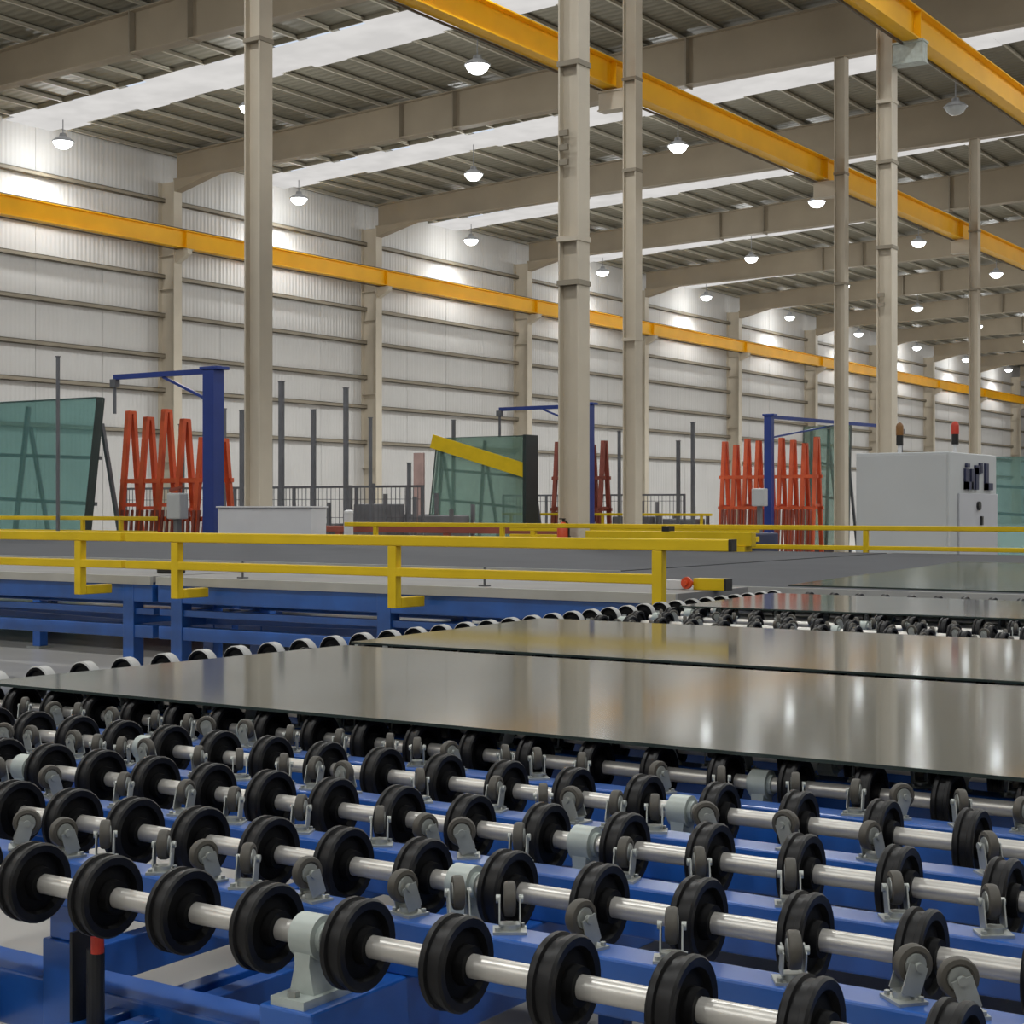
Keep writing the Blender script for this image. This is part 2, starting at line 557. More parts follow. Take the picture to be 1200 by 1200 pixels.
for ri, b in enumerate(BAYS[4:13]):  # lamps out of view, added to brighten the yellow beams from the right
    for ci, x in enumerate((-4.0, 8.0)):
        lamp_light(x, b, 13.8, 1.0, 0.2)
        o = hang(copy_tree(proto_lamp), x, b)
        tag(o, 'added lit high-bay lamp, unseen, in the far aisle, %s row, %s beyond the upper yellow beam' % (ORD[ri], ORD[ci]), 'lamp', 'added high-bay lamps in the far aisle')

# ================================================================== WHEEL CONVEYOR
ROW0, PITCH, NROW = 1.72, 0.37, 22
WX0, WP = -2.054, 0.1655
AX, WR = 0.937, 0.063
LEFT = -4.04
cv = empty('wheel_conveyor', (-2.0, 5.0, 0), 'blue-framed glass conveyor with rows of black wheels on steel shafts and small grey casters', 'conveyor')
CO = Vector((-2.0, 5.0, 0))


def cl(x, y, z=0.0):
    return (x - CO.x, y - CO.y, z)


wm = MB().lathe([(-0.026, 0.0165), (-0.026, 0.025), (-0.011, 0.027), (-0.008, 0.045), (-0.017, 0.049), (-0.0185, 0.060), (-0.015, 0.063), (-0.008, 0.063),
                 (-0.006, 0.0585), (0.006, 0.0585), (0.008, 0.063), (0.015, 0.063), (0.0185, 0.060), (0.017, 0.049), (0.008, 0.045), (0.011, 0.027), (0.026, 0.025), (0.026, 0.0165)],
                28, 'X', mis=[1, 1, 1, 1, 0, 0, 0, 0, 0, 0, 0, 0, 0, 1, 1, 1, 1], close=False).mesh('wheel', [M['rubber'], M['hub']], True)
sh = MB().cyl((-4.17, 0, 0), (0.62, 0, 0), 0.0158, 18).mesh('roller', M['shaft'], True)

# caster: fork (with plate) and wheel
fk = MB()
fk.box(-0.024, 0.024, -0.020, 0.020, 0.0, 0.004)
fk.cyl((0, 0, 0.004), (0, 0, 0.012), 0.014, 12)
for s in (-1, 1):
    fk.bar((s * 0.0145, 0.0, 0.010), (s * 0.0145, 0.012, 0.046), 0.026, 0.0022, up=(1, 0, 0))
    fk.cyl((s * 0.013, 0.012, 0.044), (s * 0.0195, 0.012, 0.044), 0.006, 10)
    fk.cyl((s * 0.018, s * 0.013, 0.004), (s * 0.018, s * 0.013, 0.009), 0.004, 6)
fk.box(-0.0155, 0.0155, -0.010, 0.010, 0.010, 0.0125)
fkm = fk.mesh('caster', M['zinc'], True)
cwm = MB().lathe([(-0.009, 0.006), (-0.009, 0.014), (-0.007, 0.015), (-0.009, 0.018), (-0.0075, 0.0235), (-0.004, 0.025), (0.004, 0.025), (0.0075, 0.0235), (0.009, 0.018), (0.007, 0.015), (0.009, 0.014), (0.009, 0.006)],
                 20, 'X', mis=[1, 1, 0, 0, 0, 0, 0, 0, 0, 1, 1]).mesh('caster_wheel', [M['grey_rubber'], M['zinc']], True)

# bearing pedestal
pd = MB()
pd.box(-0.03, 0.03, -0.055, 0.055, 0.850, 0.862)
pd.prism([(-0.022, 0.862), (0.022, 0.862), (0.013, 0.900), (0.017, 0.940), (-0.017, 0.940), (-0.013, 0.900)], -0.024, 0.024)
pd.cyl((-0.020, 0, AX), (0.020, 0, AX), 0.031, 20)
pd.cyl((-0.028, 0, AX), (0.028, 0, AX), 0.021, 16)
pdm = pd.mesh('bearing_pedestal', M['cast'], True)
btm = MB().cyl((0, 0, 0.862), (0, 0, 0.870), 0.009, 6).mesh('bolt', M['zinc'])

cbm2 = MB().box(-4.20, 0.66, -0.033, 0.033, 0.85, 0.93).mesh('cross_beam', M['blue'])
PEDX = (-1.472, -2.962, -4.123, 0.018)


def hidden(y):
    return 4.0 < y < 4.6 or 5.2 < y < 6.4 or 7.8 < y < 8.9


for k in range(NROW):
    yr = ROW0 + PITCH * k
    ro = put('roller', sh, cv, cl(0, yr, AX))
    j = 0
    x = LEFT
    while x < min(0.6, -0.284 * yr + 0.7):
        if not (hidden(yr) and x > -3.85):
            put('wheel', wm, ro, (x, 0, 0), (random.uniform(0, 6.28), 0, 0))
        x += WP
    for px in PEDX:
        if px < -0.284 * yr + 0.5:
            pe = put('bearing_pedestal', pdm, cv, cl(px, yr, 0))
            for s in (-1, 1):
                put('bolt', btm, pe, (0, s * 0.042, 0))
    yb = yr + PITCH / 2
    if k == NROW - 1:
        continue
    put('cross_beam', cbm2, cv, cl(0, yb, 0), bevel=0.004)
    if k <= 5 or 12 <= k <= 16 or k >= 20:
        x = LEFT + WP / 2
        while x < min(0.6, -0.284 * yb + 0.55):
            if not (k >= 5 and k < 12 and x > -3.85 and yb > 3.7):
                for dx in ((-0.042, 0.040) if random.random() < 0.28 else (random.uniform(-0.03, 0.03),)):
                    if random.random() < 0.06 or min(abs(x + dx - q) for q in PEDX) < 0.0:
                        continue
                    a = random.choice((0.45, 0.6, 0.75, 0.2, 2.2, 1.5, 3.7, 2.9, -0.7))
                    ca = put('caster', fkm, cv, cl(x + dx, yb + random.uniform(-0.006, 0.006), 0.93), (0, 0, a))
                    put('caster_wheel', cwm, ca, (0, 0.012, 0.044))
            x += WP
for px in PEDX:
    lb = MB().box(-0.047, 0.047, 1.66 - CO.y, 9.6 - CO.y, 0.73, 0.85)
    obj('long_beam', lb, M['blue'], cv, (px - CO.x, 0, 0), bevel=0.004)
# left edge: a rail with small cross-running wheels, axles along the conveyor
obj('edge_rail', MB().box(-4.34 - CO.x, -4.24 - CO.x, 2.6 - CO.y, 9.6 - CO.y, 0.78, 0.865), M['blue'], cv, bevel=0.004)
M['pale_rubber'] = mat('pale_rubber', (0.42, 0.42, 0.41), 0.5, 0, 0.1, 10)
ewm = MB().lathe([(-0.030, 0.010), (-0.030, 0.022), (-0.014, 0.026), (-0.012, 0.045), (-0.020, 0.050), (-0.022, 0.058), (-0.018, 0.062), (0.018, 0.062), (0.022, 0.058), (0.020, 0.050), (0.012, 0.045), (0.014, 0.026), (0.030, 0.022), (0.030, 0.010)],
                 24, 'Y', mis=[1, 1, 1, 1, 1, 0, 0, 0, 1, 1, 1, 1, 1]).mesh('edge_wheel', [M['pale_rubber'], M['hub']], True)
ebm = MB().box(-0.012, 0.012, -0.038, -0.032, -0.08, 0.014).box(-0.012, 0.012, 0.032, 0.038, -0.08, 0.014).cyl((0, -0.042, 0), (0, 0.042, 0), 0.008, 8).mesh('wheel_bracket', M['zinc'])
for k in range(36):
    ew = put('edge_wheel', ewm, cv, cl(-4.27, 2.85 + 0.189 * k, 0.944))
    put('wheel_bracket', ebm, ew)
# lower frame and legs
lf = [((-4.6, 1.97), (0.6, 1.97)), ((-4.6, 3.9), (0.6, 3.9)), ((-4.6, 6.6), (0.6, 6.6)), ((-4.6, 9.3), (0.6, 9.3))]
for (xa, ya), (xb, yb) in lf:
    obj('lower_cross_beam', MB().box(xa - CO.x, xb - CO.x, ya - 0.05 - CO.y, ya + 0.05 - CO.y, 0.60, 0.70), M['blue'], cv, bevel=0.005)
    for px in (-4.4, -2.22, -0.1):
        yl = ya - 0.035 - CO.y
        pc = px - CO.x
        lg = obj('leg', MB().box(pc - 0.04, pc + 0.04, yl - 0.024, yl + 0.03, 0.02, 0.775).box(pc - 0.03, pc + 0.03, yl - 0.016, yl + 0.02, 0.775, 0.85), M['blue'], cv, bevel=0.003)
        obj('foot_plate', MB().box(pc - 0.07, pc + 0.07, yl - 0.06, yl + 0.06, 0.0, 0.02), M['zinc'], lg)
for px in (-2.42, -2.07, -2.0):
    obj('side_rail', MB().box(px - 0.02 - CO.x, px + 0.02 - CO.x, 1.60 - CO.y, 9.6 - CO.y, 0.60, 0.68), M['blue'], cv, bevel=0.003)
vb = obj('valve_block', MB().cyl(cl(-2.045, 1.84, 0.66), cl(-2.045, 1.84, 0.805), 0.015, 14).box(-2.085 - CO.x, -2.079 - CO.x, 1.82 - CO.y, 1.86 - CO.y, 0.60, 0.83).box(-2.08 - CO.x, -2.02 - CO.x, 1.82 - CO.y, 1.86 - CO.y, 0.645, 0.66), M['black'], cv)
obj('valve_cap', MB().cyl(cl(-2.035, 1.835, 0.80), cl(-2.035, 1.835, 0.828), 0.011, 14), M['redlamp'], vb)['label'] = 'small red cap'

# --- glass sheets riding on the wheels
def flat_sheet(label, x0, x1, y0, y1, skew, z=1.0, t=0.008, m='glass_flat', name='glass_sheet', group='flat glass sheets on the wheel conveyor'):
    b = MB()
    b.v = [(x0, y0, z), (x1, y0, z), (x1, y1, z), (x0 + skew, y1, z), (x0, y0, z + t), (x1, y0, z + t), (x1, y1, z + t), (x0 + skew, y1, z + t)]
    for q, mi in (((0, 3, 2, 1), 0), ((4, 5, 6, 7), 0), ((0, 1, 5, 4), 1), ((1, 2, 6, 5), 1), ((2, 3, 7, 6), 1), ((3, 0, 4, 7), 1)):
        b.face(q, mi)
    return tag(obj(name, b, [M[m], M['glass_edge']], bevel=0.0), label, 'glass sheet', group)


flat_sheet('long pale glass sheet nearest the camera, lying over the black wheels', -4.02, 0.6, 3.16, 4.77, 0.10)
flat_sheet('pale glass sheet behind the nearest one, split from it by a thin dark gap', -4.0, 0.6, 4.90, 6.44, -0.10)
flat_sheet('narrow pale glass sheet farthest on the conveyor, beyond an open strip of black wheels', -4.0, 0.6, 7.66, 9.10, -0.12)

# ================================================================== CUTTING TABLES
def table(name, label, x0, x1, y0, y1, legs_x, top='felt', group='grey felt-topped cutting tables', rows=None):
    o = empty(name, ((x0 + x1) / 2, (y0 + y1) / 2, 0), label, 'table', group)
    ox, oy = (x0 + x1) / 2, (y0 + y1) / 2

    def bx(m, a, b, c, d, e, f):
        return m.box(a - ox, b - ox, c - oy, d - oy, e, f)
    obj('table_top', bx(MB(), x0, x1, y0 + 0.02, y1, 0.955, 1.0), M[top], o)
    obj('edge_strip', bx(MB(), x0, x1, y0 - 0.01, y0 + 0.02, 0.935, 1.0), M['felt_edge'], o)
    rows = rows or (y0 + 0.06, (y0 + y1) / 2, y1 - 0.06)
    for yy in rows:
        obj('frame_beam', bx(MB(), x0, x1, yy - 0.05, yy + 0.05, 0.80, 0.935), M['blue'], o, bevel=0.006)
        obj('middle_beam', bx(MB(), x0, x1, yy - 0.035, yy + 0.035, 0.70, 0.75), M['blue'], o, bevel=0.006)
        obj('lower_beam', bx(MB(), x0, x1, yy - 0.045, yy + 0.045, 0.52, 0.62), M['blue'], o, bevel=0.006)
    for i, lx in enumerate(legs_x):
        obj('cross_member', bx(MB(), lx - 0.05, lx + 0.05, y0 + 0.1, y1 - 0.1, 0.62, 0.70), M['blue'], o, bevel=0.006)
        if i + 1 < len(legs_x) and i % 2 == 0:
            b = MB()
            b.bar((lx - ox, y0 + 0.3 - oy, 0.66), (legs_x[i + 1] - ox, y1 - 0.3 - oy, 0.66), 0.07, 0.07)
            obj('diagonal_brace', b, M['blue'], o, bevel=0.005)
        for yy in rows:
            lg = obj('leg', bx(MB(), lx - 0.06, lx + 0.06, yy - 0.055, yy + 0.055, 0.02, 0.94), M['blue'], o, bevel=0.006)
            obj('foot_plate', bx(MB(), lx - 0.1, lx + 0.1, yy - 0.1, yy + 0.1, 0.0, 0.02), M['zinc'], lg)
    return o


BG = 'light grey benches on blue frames'
table('bench', 'narrow light grey bench on blue frame, directly behind the near yellow rail', -9.10, -4.62, 8.80, 9.82, (-8.9, -6.9, -4.85), 'bench', BG, (8.86, 9.74))
table('bench', 'narrow light grey bench on blue frame at the left edge of the view', -22.5, -9.16, 8.80, 9.82, (-9.42, -12.4, -15.4, -18.4, -21.4), 'bench', BG, (8.86, 9.74))
table('cutting_table', 'wide dark grey felt table seen between the bars of the near yellow rail', -22.5, -6.70, 11.75, 18.0, (-7.2, -10.6, -14.0, -17.4, -20.8))
t3 = table('cutting_table', 'grey felt table carrying a greenish glass sheet behind the last conveyor wheels', -6.62, 2.5, 9.9, 18.0, (-6.4, -4.3, -1.0, 2.2))
flat_sheet('greenish glass sheet lying on the grey table right of the yellow box', -4.45, 2.2, 10.1, 15.2, -0.5, 1.0, 0.01, 'table_glass', 'glass_sheet', 'glass on the cutting table')

# ================================================================== YELLOW GUARD RAILS
def guard(label, x0, x1, y, z_top, z_mid, z_foot, posts, foot=True, tw=0.07, mid_x1=None, cap=None, foot_len=0.29):
    o = empty('guard_rail', (x0, y, 0), label, 'guard rail', 'yellow guard rails')
    L = x1 - x0
    obj('top_rail', MB().bar((0, 0, z_top), (L, 0, z_top), tw, tw), M['yellow'], o, bevel=0.008)
    ml = (mid_x1 if mid_x1 is not None else x1) - x0
    obj('middle_rail', MB().bar((0, 0, z_mid), (ml, 0, z_mid), tw * 0.85, tw * 0.85), M['yellow'], o, bevel=0.006)
    for px in posts:
        po = obj('post', MB().box(px - x0 - tw / 2, px - x0 + tw / 2, -tw * 0.45, tw * 0.45, z_foot, z_top - tw / 2), M['yellow'], o, bevel=0.006)
        if foot:
            obj('foot', MB().box(px - x0 - tw / 2, px - x0 + tw / 2, tw * 0.45, foot_len, z_foot, z_foot + tw), M['yellow'], po, bevel=0.006)
    if cap == 'right':
        obj('end_cap', MB().box(L, L + 0.02, -tw / 2, tw / 2, z_top - tw / 2, z_top + tw / 2), M['black'], o)['label'] = 'black end cap'
    return o


guard('yellow guard rail along the near table edge, ending in a black cap at its right', -9.04, -4.08, 8.45, 1.312, 1.105, 0.865, (-8.53, -6.53, -4.55), mid_x1=-4.52, cap='right')
guard('yellow guard rail with an L-shaped foot at the left edge, before the left table', -21.5, -9.08, 8.45, 1.312, 1.105, 0.865, (-9.56, -11.56, -13.56, -15.56, -17.56, -19.56))
guard('thin yellow guard rail along the far table edge, passing before the grey cabinet', -14.9, -1.0, 18.12, 1.285, 1.05, 0.0, (-14.34, -12.16, -9.6, -7.0, -4.4, -1.8), False, 0.06)
guard('short yellow rail behind the glass stack at the left edge of the hall', -36.0, -21.0, 20.3, 1.33, 1.08, 0.0, (-21.9, -22.9, -26.0, -30.0), False, 0.07)
guard('thin yellow rail in front of the red glass racks at the right', -25.5, -18.9, 38.0, 1.33, 0.9, 0.0, (-25.2, -22.2, -19.2), False, 0.07)
guard('yellow rail crossing behind the near one, level with the extinguisher', -13.2, -9.2, 19.9, 1.22, 1.10, 0.0, (-12.8, -11.0, -9.4), False, 0.08)

gb = empty('gantry_beam', (-10.5, 17.6, 1.0), 'thick yellow beam on the felt table, right of the extinguisher and behind the near rail', 'beam')
obj('beam', MB().box(0, 2.3, -0.07, 0.07, 0.06, 0.235), M['yellow'], gb, bevel=0.01)
for px in (0.15, 1.15, 2.15):
    obj('foot', MB().box(px - 0.08, px + 0.08, -0.1, 0.1, 0, 0.06), M['yellow'], gb)
obj('clamp', MB().box(1.1, 1.2, -0.075, 0.075, 0.235, 0.30), M['black'], gb)
# small fittings on the bench behind the rail
ls = empty('limit_switch', (-9.45, 9.3, 1.0), 'small black limit switch on the bench left of the second rail post', 'switch')
obj('body', MB().box(-0.11, 0.10, -0.06, 0.06, 0.0, 0.07), M['black'], ls, bevel=0.01)
obj('arm', MB().bar((-0.1, 0, 0.06), (-0.36, 0.02, 0.045), 0.02, 0.02), M['zinc'], ls)
for x, t in ((-8.35, 'thin dark sensor rod on the bench right of the second rail post'), (-6.15, 'thin dark sensor rod on the bench right of the third rail post')):
    so = empty('sensor_rod', (x, 8.95, 1.0), t, 'sensor', 'sensor rods on the bench')
    obj('rod', MB().cyl((0, 0, 0.01), (0, 0, 0.13), 0.008, 8), M['fence'], so)
    obj('base', MB().box(-0.03, 0.03, -0.03, 0.03, 0, 0.01), M['fence'], so)

# small control box beside the last wheels
cbx = empty('control_box', (-4.74, 9.3, 1.0), 'yellow control box with a round orange-red button and a white plate on the table corner', 'control box')
obj('box', MB().box(-0.02, 0.20, 0.0, 0.09, 0.0, 0.075), M['yellow'], cbx, bevel=0.004)
obj('end_cap', MB().box(0.20, 0.215, 0.0, 0.09, 0.0, 0.075), M['black'], cbx)
obj('button', MB().lathe([(-0.05, 0.015), (-0.03, 0.018), (-0.03, 0.038), (-0.012, 0.04), (0.0, 0.03)], 18, 'Y', (-0.05, -0.01, 0.045)).cyl((-0.05, -0.01, 0.045), (-0.02, 0.05, 0.04), 0.012), M['extinguisher'], cbx, smooth=True)
obj('name_plate', MB().box(-0.23, -0.09, 0.0, 0.05, 0.0, 0.06), M['white'], cbx, bevel=0.003)

# ================================================================== OBJECTS BEHIND THE TABLES
# low white cabinet before the first column
lc = empty('low_cabinet', (-16.6, 18.45, 0), 'low white cabinet standing in front of the left column', 'cabinet')
obj('body', MB().box(-0.97, 0.93, -0.18, 0.16, 0.06, 1.52), M['white'], lc, bevel=0.01)
obj('lid', MB().box(-0.99, 0.95, -0.2, 0.18, 1.52, 1.545), M['white'], lc, bevel=0.004)
obj('plinth', MB().box(-0.93, 0.89, -0.15, 0.13, 0.0, 0.06), M['clutter'], lc)
bo = empty('bollard', (-15.15, 18.5, 0), 'small white bollard right of the low white cabinet', 'bollard')
obj('post', MB().cyl((0, 0, 0.02), (0, 0, 1.44), 0.07, 16), M['white'], bo, smooth=True)
obj('cap', MB().lathe([(1.44, 0.075), (1.47, 0.07), (1.49, 0.03)], 16, 'Z'), M['white'], bo, smooth=True)
obj('base', MB().box(-0.11, 0.11, -0.11, 0.11, 0, 0.02), M['clutter'], bo)
# dark red guard beam on posts
rb = empty('guard_beam', (-18.2, 21.6, 0), 'long dark red guard beam on posts behind the yellow rails', 'guard beam')
obj('beam', MB().box(0, 7.6, -0.05, 0.05, 1.10, 1.21), M['redbrown'], rb, bevel=0.01)
for px in (0.3, 2.6, 4.9, 7.3):
    obj('post', MB().box(px - 0.05, px + 0.05, -0.04, 0.04, 0, 1.10), M['redbrown'], rb)
# fire extinguisher on the widest column
fe = empty('fire_extinguisher', (XA - 0.02, 18.66, 0.98), 'orange-red fire extinguisher hung at the foot of the widest column', 'extinguisher')
obj('bottle', MB().lathe([(0.0, 0.07), (0.02, 0.088), (0.26, 0.088), (0.32, 0.06), (0.35, 0.025)], 18, 'Z'), M['extinguisher'], fe, smooth=True)
obj('valve', MB().cyl((0, 0, 0.35), (0, 0, 0.39), 0.02, 10).box(-0.07, 0.03, -0.012, 0.012, 0.385, 0.40), M['black'], fe)
obj('hose', MB().bar((0.03, 0, 0.37), (0.10, -0.02, 0.3), 0.018, 0.018).bar((0.10, -0.02, 0.3), (0.10, -0.02, 0.08), 0.018, 0.018), M['black'], fe)
obj('bracket', MB().box(-0.05, 0.05, 0.06, 0.105, 0.12, 0.16), M['black'], fe)

# control cabinet with two stack lights
gc = empty('control_cabinet', (-8.54, 24.75, 0), 'big pale grey control cabinet with navy lettering on its narrow side', 'cabinet')
obj('body', MB().box(-0.74, 0.73, -1.15, 1.15, 0.1, 2.36), M['cab'], gc, bevel=0.015)
obj('plinth', MB().box(-0.70, 0.69, -1.1, 1.1, 0, 0.1), M['clutter'], gc)
dr = obj('door', MB().box(0.73, 0.76, -0.78, 1.12, 0.16, 1.74), M['cab_side'], gc, bevel=0.006)
obj('knob', MB().cyl((0.76, 0.1, 1.55), (0.80, 0.1, 1.55), 0.07, 14), M['black'], dr)
obj('handle', MB().box(0.76, 0.79, 0.22, 0.30, 1.25, 1.39), M['black'], dr, bevel=0.004)
obj('front_panel', MB().box(-0.70, 0.69, -1.165, -1.15, 0.16, 2.32), M['cab'], gc, bevel=0.004)
lg = MB()
X0, X1 = 0.73, 0.768


def blk(y0, y1, z0, z1):
    lg.box(X0, X1, y0, y1, z0, z1)


zb = 1.80
blk(-0.50, -0.36, zb, zb + 0.32); blk(-0.50, -0.14, zb, zb + 0.12); blk(-0.22, -0.08, zb, zb + 0.32); blk(-0.44, -0.30, zb + 0.34, zb + 0.40)
blk(0.0, 0.14, zb, zb + 0.34); blk(0.0, 0.26, zb + 0.24, zb + 0.38); blk(0.22, 0.34, zb + 0.26, zb + 0.42)
blk(0.50, 0.64, zb, zb + 0.42); blk(0.50, 0.86, zb, zb + 0.11)
obj('lettering', lg, M['navy'], gc)['label'] = 'navy block lettering'
for i, (px, py, m, t) in enumerate(((-0.35, -0.3, 'amberlamp', 'stack light with dark amber dome, left on the grey cabinet'), (0.5, -0.2, 'redlamp', 'stack light with a red dome, right on the grey cabinet'))):
    s = empty('stack_light', (-8.54 + px, 24.75 + py, 2.36), t, 'stack light', 'stack lights on the grey cabinet')
    obj('stand', MB().cyl((0, 0, 0), (0, 0, 0.14), 0.03, 10), M['white'], s)
    obj('base', MB().cyl((0, 0, 0.14), (0, 0, 0.30), 0.055, 14), M['black'], s, smooth=True)
    obj('dome', MB().lathe([(0.30, 0.06), (0.44, 0.06), (0.48, 0.045), (0.50, 0.015)], 14, 'Z'), M[m], s, smooth=True)

# dark blue machine bed right of the cabinet
mb = empty('machine_bed', (-5.6, 27.5, 0), 'dark blue machine bed right of the grey cabinet', 'machine')
obj('bed', MB().box(-1.0, 2.0, -0.5, 0.5, 0.2, 1.15), M['blue_dark'], mb, bevel=0.02)
obj('guard', MB().box(-0.7, -0.2, -0.52, -0.4, 1.15, 1.55), M['yellow'], mb, bevel=0.01)
obj('plinth', MB().box(-0.9, 1.9, -0.4, 0.4, 0, 0.2), M['clutter'], mb)
mb2 = empty('machine_bed', (-10.4, 20.6, 0), 'dark blue machine bed seen through the far rail left of the grey cabinet', 'machine')
obj('bed', MB().box(-1.2, 1.0, -0.4, 0.4, 0.2, 1.17), M['blue_dark'], mb2, bevel=0.02)
obj('plinth', MB().box(-1.1, 0.9, -0.3, 0.3, 0, 0.2), M['clutter'], mb2)


# ---- leaning glass packs on A-frames
def glass_pack(name, label, x0, x1, y, z0, z1, lean, n, m, cat='glass stack', top_drop=0.0, rack='fence', thick=0.05):
    """sheets along X, leaning towards +Y as they rise"""
    o = empty(name, (x0, y, 0), label, cat)
    L = x1 - x0
    dy = lean * (z1 - z0)
    for i in range(n):
        yo = -i * thick * 1.1
        b = MB()
        j = 0.03 * random.random()
        b.v = [(j, yo, z0), (L, yo, z0), (L, yo - thick, z0), (j, yo - thick, z0),
               (j - top_drop, yo + dy, z1), (L, yo + dy, z1 - 0.02 * random.random()), (L, yo + dy - thick, z1), (j - top_drop, yo + dy - thick, z1)]
        for q, mi in (((0, 1, 5, 4), 0), ((2, 3, 7, 6), 0), ((0, 3, 2, 1), 1), ((4, 5, 6, 7), 1), ((1, 2, 6, 5), 1), ((3, 0, 4, 7), 1)):
            b.face(q, mi)
        obj('sheet', b, [M[m], M['pack_edge']], o)
    nb = max(3, int(L / 1.6))
    for k in range(nb):
        px = 0.2 + (L - 0.4) * k / (nb - 1)
        f = MB()
        f.bar((px, 0.06, z0), (px, dy + 0.06, z1 - 0.1), 0.08, 0.08)
        f.bar((px, 1.2, 0.05), (px, dy + 0.1, z1 - 0.5), 0.07, 0.07)
        f.bar((px, -0.4, 0.1), (px, 1.25, 0.1), 0.1, 0.1)
        obj('support', f, M[rack], o)
    f = MB()
    for zz in (0.45, 0.72):
        q = (z1 - z0) * zz
        f.bar((0.1, lean * q + 0.1, z0 + q), (L - 0.1, lean * q + 0.1, z0 + q - 0.25), 0.07, 0.07)
    f.box(0, L, -0.35, -0.25, 0, z0).box(0, L, 0.1, 0.2, 0, z0)
    obj('rail', f, M[rack], o)
    return o


glass_pack('glass_stack', 'tall stack of teal glass sheets leaning on its rack at the left edge', -30.5, -23.83, 21.25, 0.35, 3.66, 0.13, 4, 'teal')
g2 = glass_pack('glass_stack', 'leaning stack of pale green glass sheets with a yellow reflection across it', -26.6, -23.35, 36.0, 0.35, 3.45, 0.10, 4, 'teal2', top_drop=-0.15)
obj('reflection', MB().bar((0.10, -0.02, 3.36), (3.22, -0.05, 2.50), 0.03, 0.38, up=(0, 0, 1)), M['yellow'], g2)['label'] = 'yellow strip standing in for the reflected crane beam'  # yellow strip modelled in place of the crane beam mirrored in the glass
obj('end_board', MB().box(3.26, 3.36, -0.25, 0.35, 0.3, 3.45), M['pack_edge'], g2)
glass_pack('glass_stack', 'tall stack of grey-green glass sheets between the red rack and the grey cabinet', -19.4, -17.9, 45.0, 0.3, 3.95, 0.06, 3, 'teal2')
glass_pack('glass_stack', 'teal glass stack at the right edge, behind the grey cabinet', -12.3, -8.0, 39.0, 0.3, 2.75, 0.06, 3, 'teal')
pb = empty('board', (-27.15, 36.2, 0), 'pale pink board standing at the left end of the pale green glass stack', 'board')
obj('panel', MB().box(-0.15, 0.2, 0, 0.06, 0.2, 3.05), M['pink'], pb)
obj('foot', MB().box(-0.2, 0.25, -0.2, 0.26, 0, 0.2), M['clutter'], pb)


# ---- harp / A-frame glass racks
def harp_rack(label, x, y, L, H, n, m, spikes):
    o = empty('glass_rack', (x, y, 0), label, 'rack')
    for k in range(n):
        px = L * k / (n - 1)
        h = H * (spikes[k % len(spikes)])
        f = MB()
        f.bar((px, -0.36, 0.15), (px, -0.06, h), 0.11, 0.09)
        f.bar((px, 0.36, 0.15), (px, 0.06, h), 0.11, 0.09)
        f.bar((px - 0.0, -0.3, h * 0.45), (px, 0.3, h * 0.45), 0.07, 0.07)
        f.box(px - 0.06, px + 0.06, -0.09, 0.09, h - 0.05, h + 0.02)
        obj('upright', f, M[m], o)
    for zz in (0.15, 0.45, 0.72):
        yy = 0.36 - 0.30 * zz * 0.95
        hz = H * min(spikes) * zz if zz > 0.2 else 0.15
        f = MB()
        for s in (-1, 1):
            f.bar((-0.1, s * yy, hz), (L + 0.1, s * yy, hz), 0.09, 0.09)
        obj('crossbar', f, M[m], o)
    obj('base', MB().box(-0.15, L + 0.15, -0.75, -0.62, 0, 0.15).box(-0.15, L + 0.15, 0.62, 0.75, 0, 0.15), M[m], o)
    lo = MB()
    for k in range(n * 3):
        px = L * (k + 0.5) / (n * 3)
        lo.bar((px, -0.42, 0.15), (px, -0.30, H * 0.42), 0.06, 0.03)
    obj('slats', lo, M['redbrown'], o)
    return o


harp_rack('bright orange-red glass rack with pointed uprights beside the blue jib crane', -24.95, 23.4, 2.6, 3.5, 6, 'orange', (1.0, 0.96, 1.0, 0.94, 0.83, 0.82))
harp_rack('dull red-brown glass rack partly hidden behind the widest column', -24.0, 38.6, 1.5, 3.35, 5, 'redbrown', (1.0, 0.97))
harp_rack('orange-red glass rack with crossbars at the far right, around the blue post', -21.1, 43.3, 2.9, 3.45, 9, 'orange', (1.0, 0.97, 1.02))


# ---- jib cranes
def jib(label, x, y, H, tip, wd, drop):
    o = empty('jib_crane', (x, y, 0), label, 'jib crane', 'blue jib cranes')
    obj('pillar', MB().box(-wd / 2, wd / 2, -wd / 2, wd / 2, 0.03, H).box(-wd * 0.7, wd * 0.9, -wd * 0.6, wd * 0.6, H, H + 0.06), M['jib'], o, bevel=0.01)
    obj('base', MB().box(-wd * 1.3, wd * 1.3, -wd * 1.3, wd * 1.3, 0, 0.03), M['jib'], o)
    t = Vector(tip)
    obj('arm', MB().bar((0, 0, H - 0.02), (t.x, t.y, H - 0.02), 0.09, 0.10), M['jib'], o)
    obj('brace', MB().bar((0, 0, H - 0.62), (t.x * 0.5, t.y * 0.5, H - 0.07), 0.04, 0.05), M['jib'], o)
    obj('hoist', MB().box(t.x - 0.08, t.x + 0.08, t.y - 0.06, t.y + 0.06, H - 0.22, H - 0.06).cyl((t.x, t.y, H - 0.2), (t.x, t.y, H - drop), 0.035, 8), M['fence'], o)
    return o


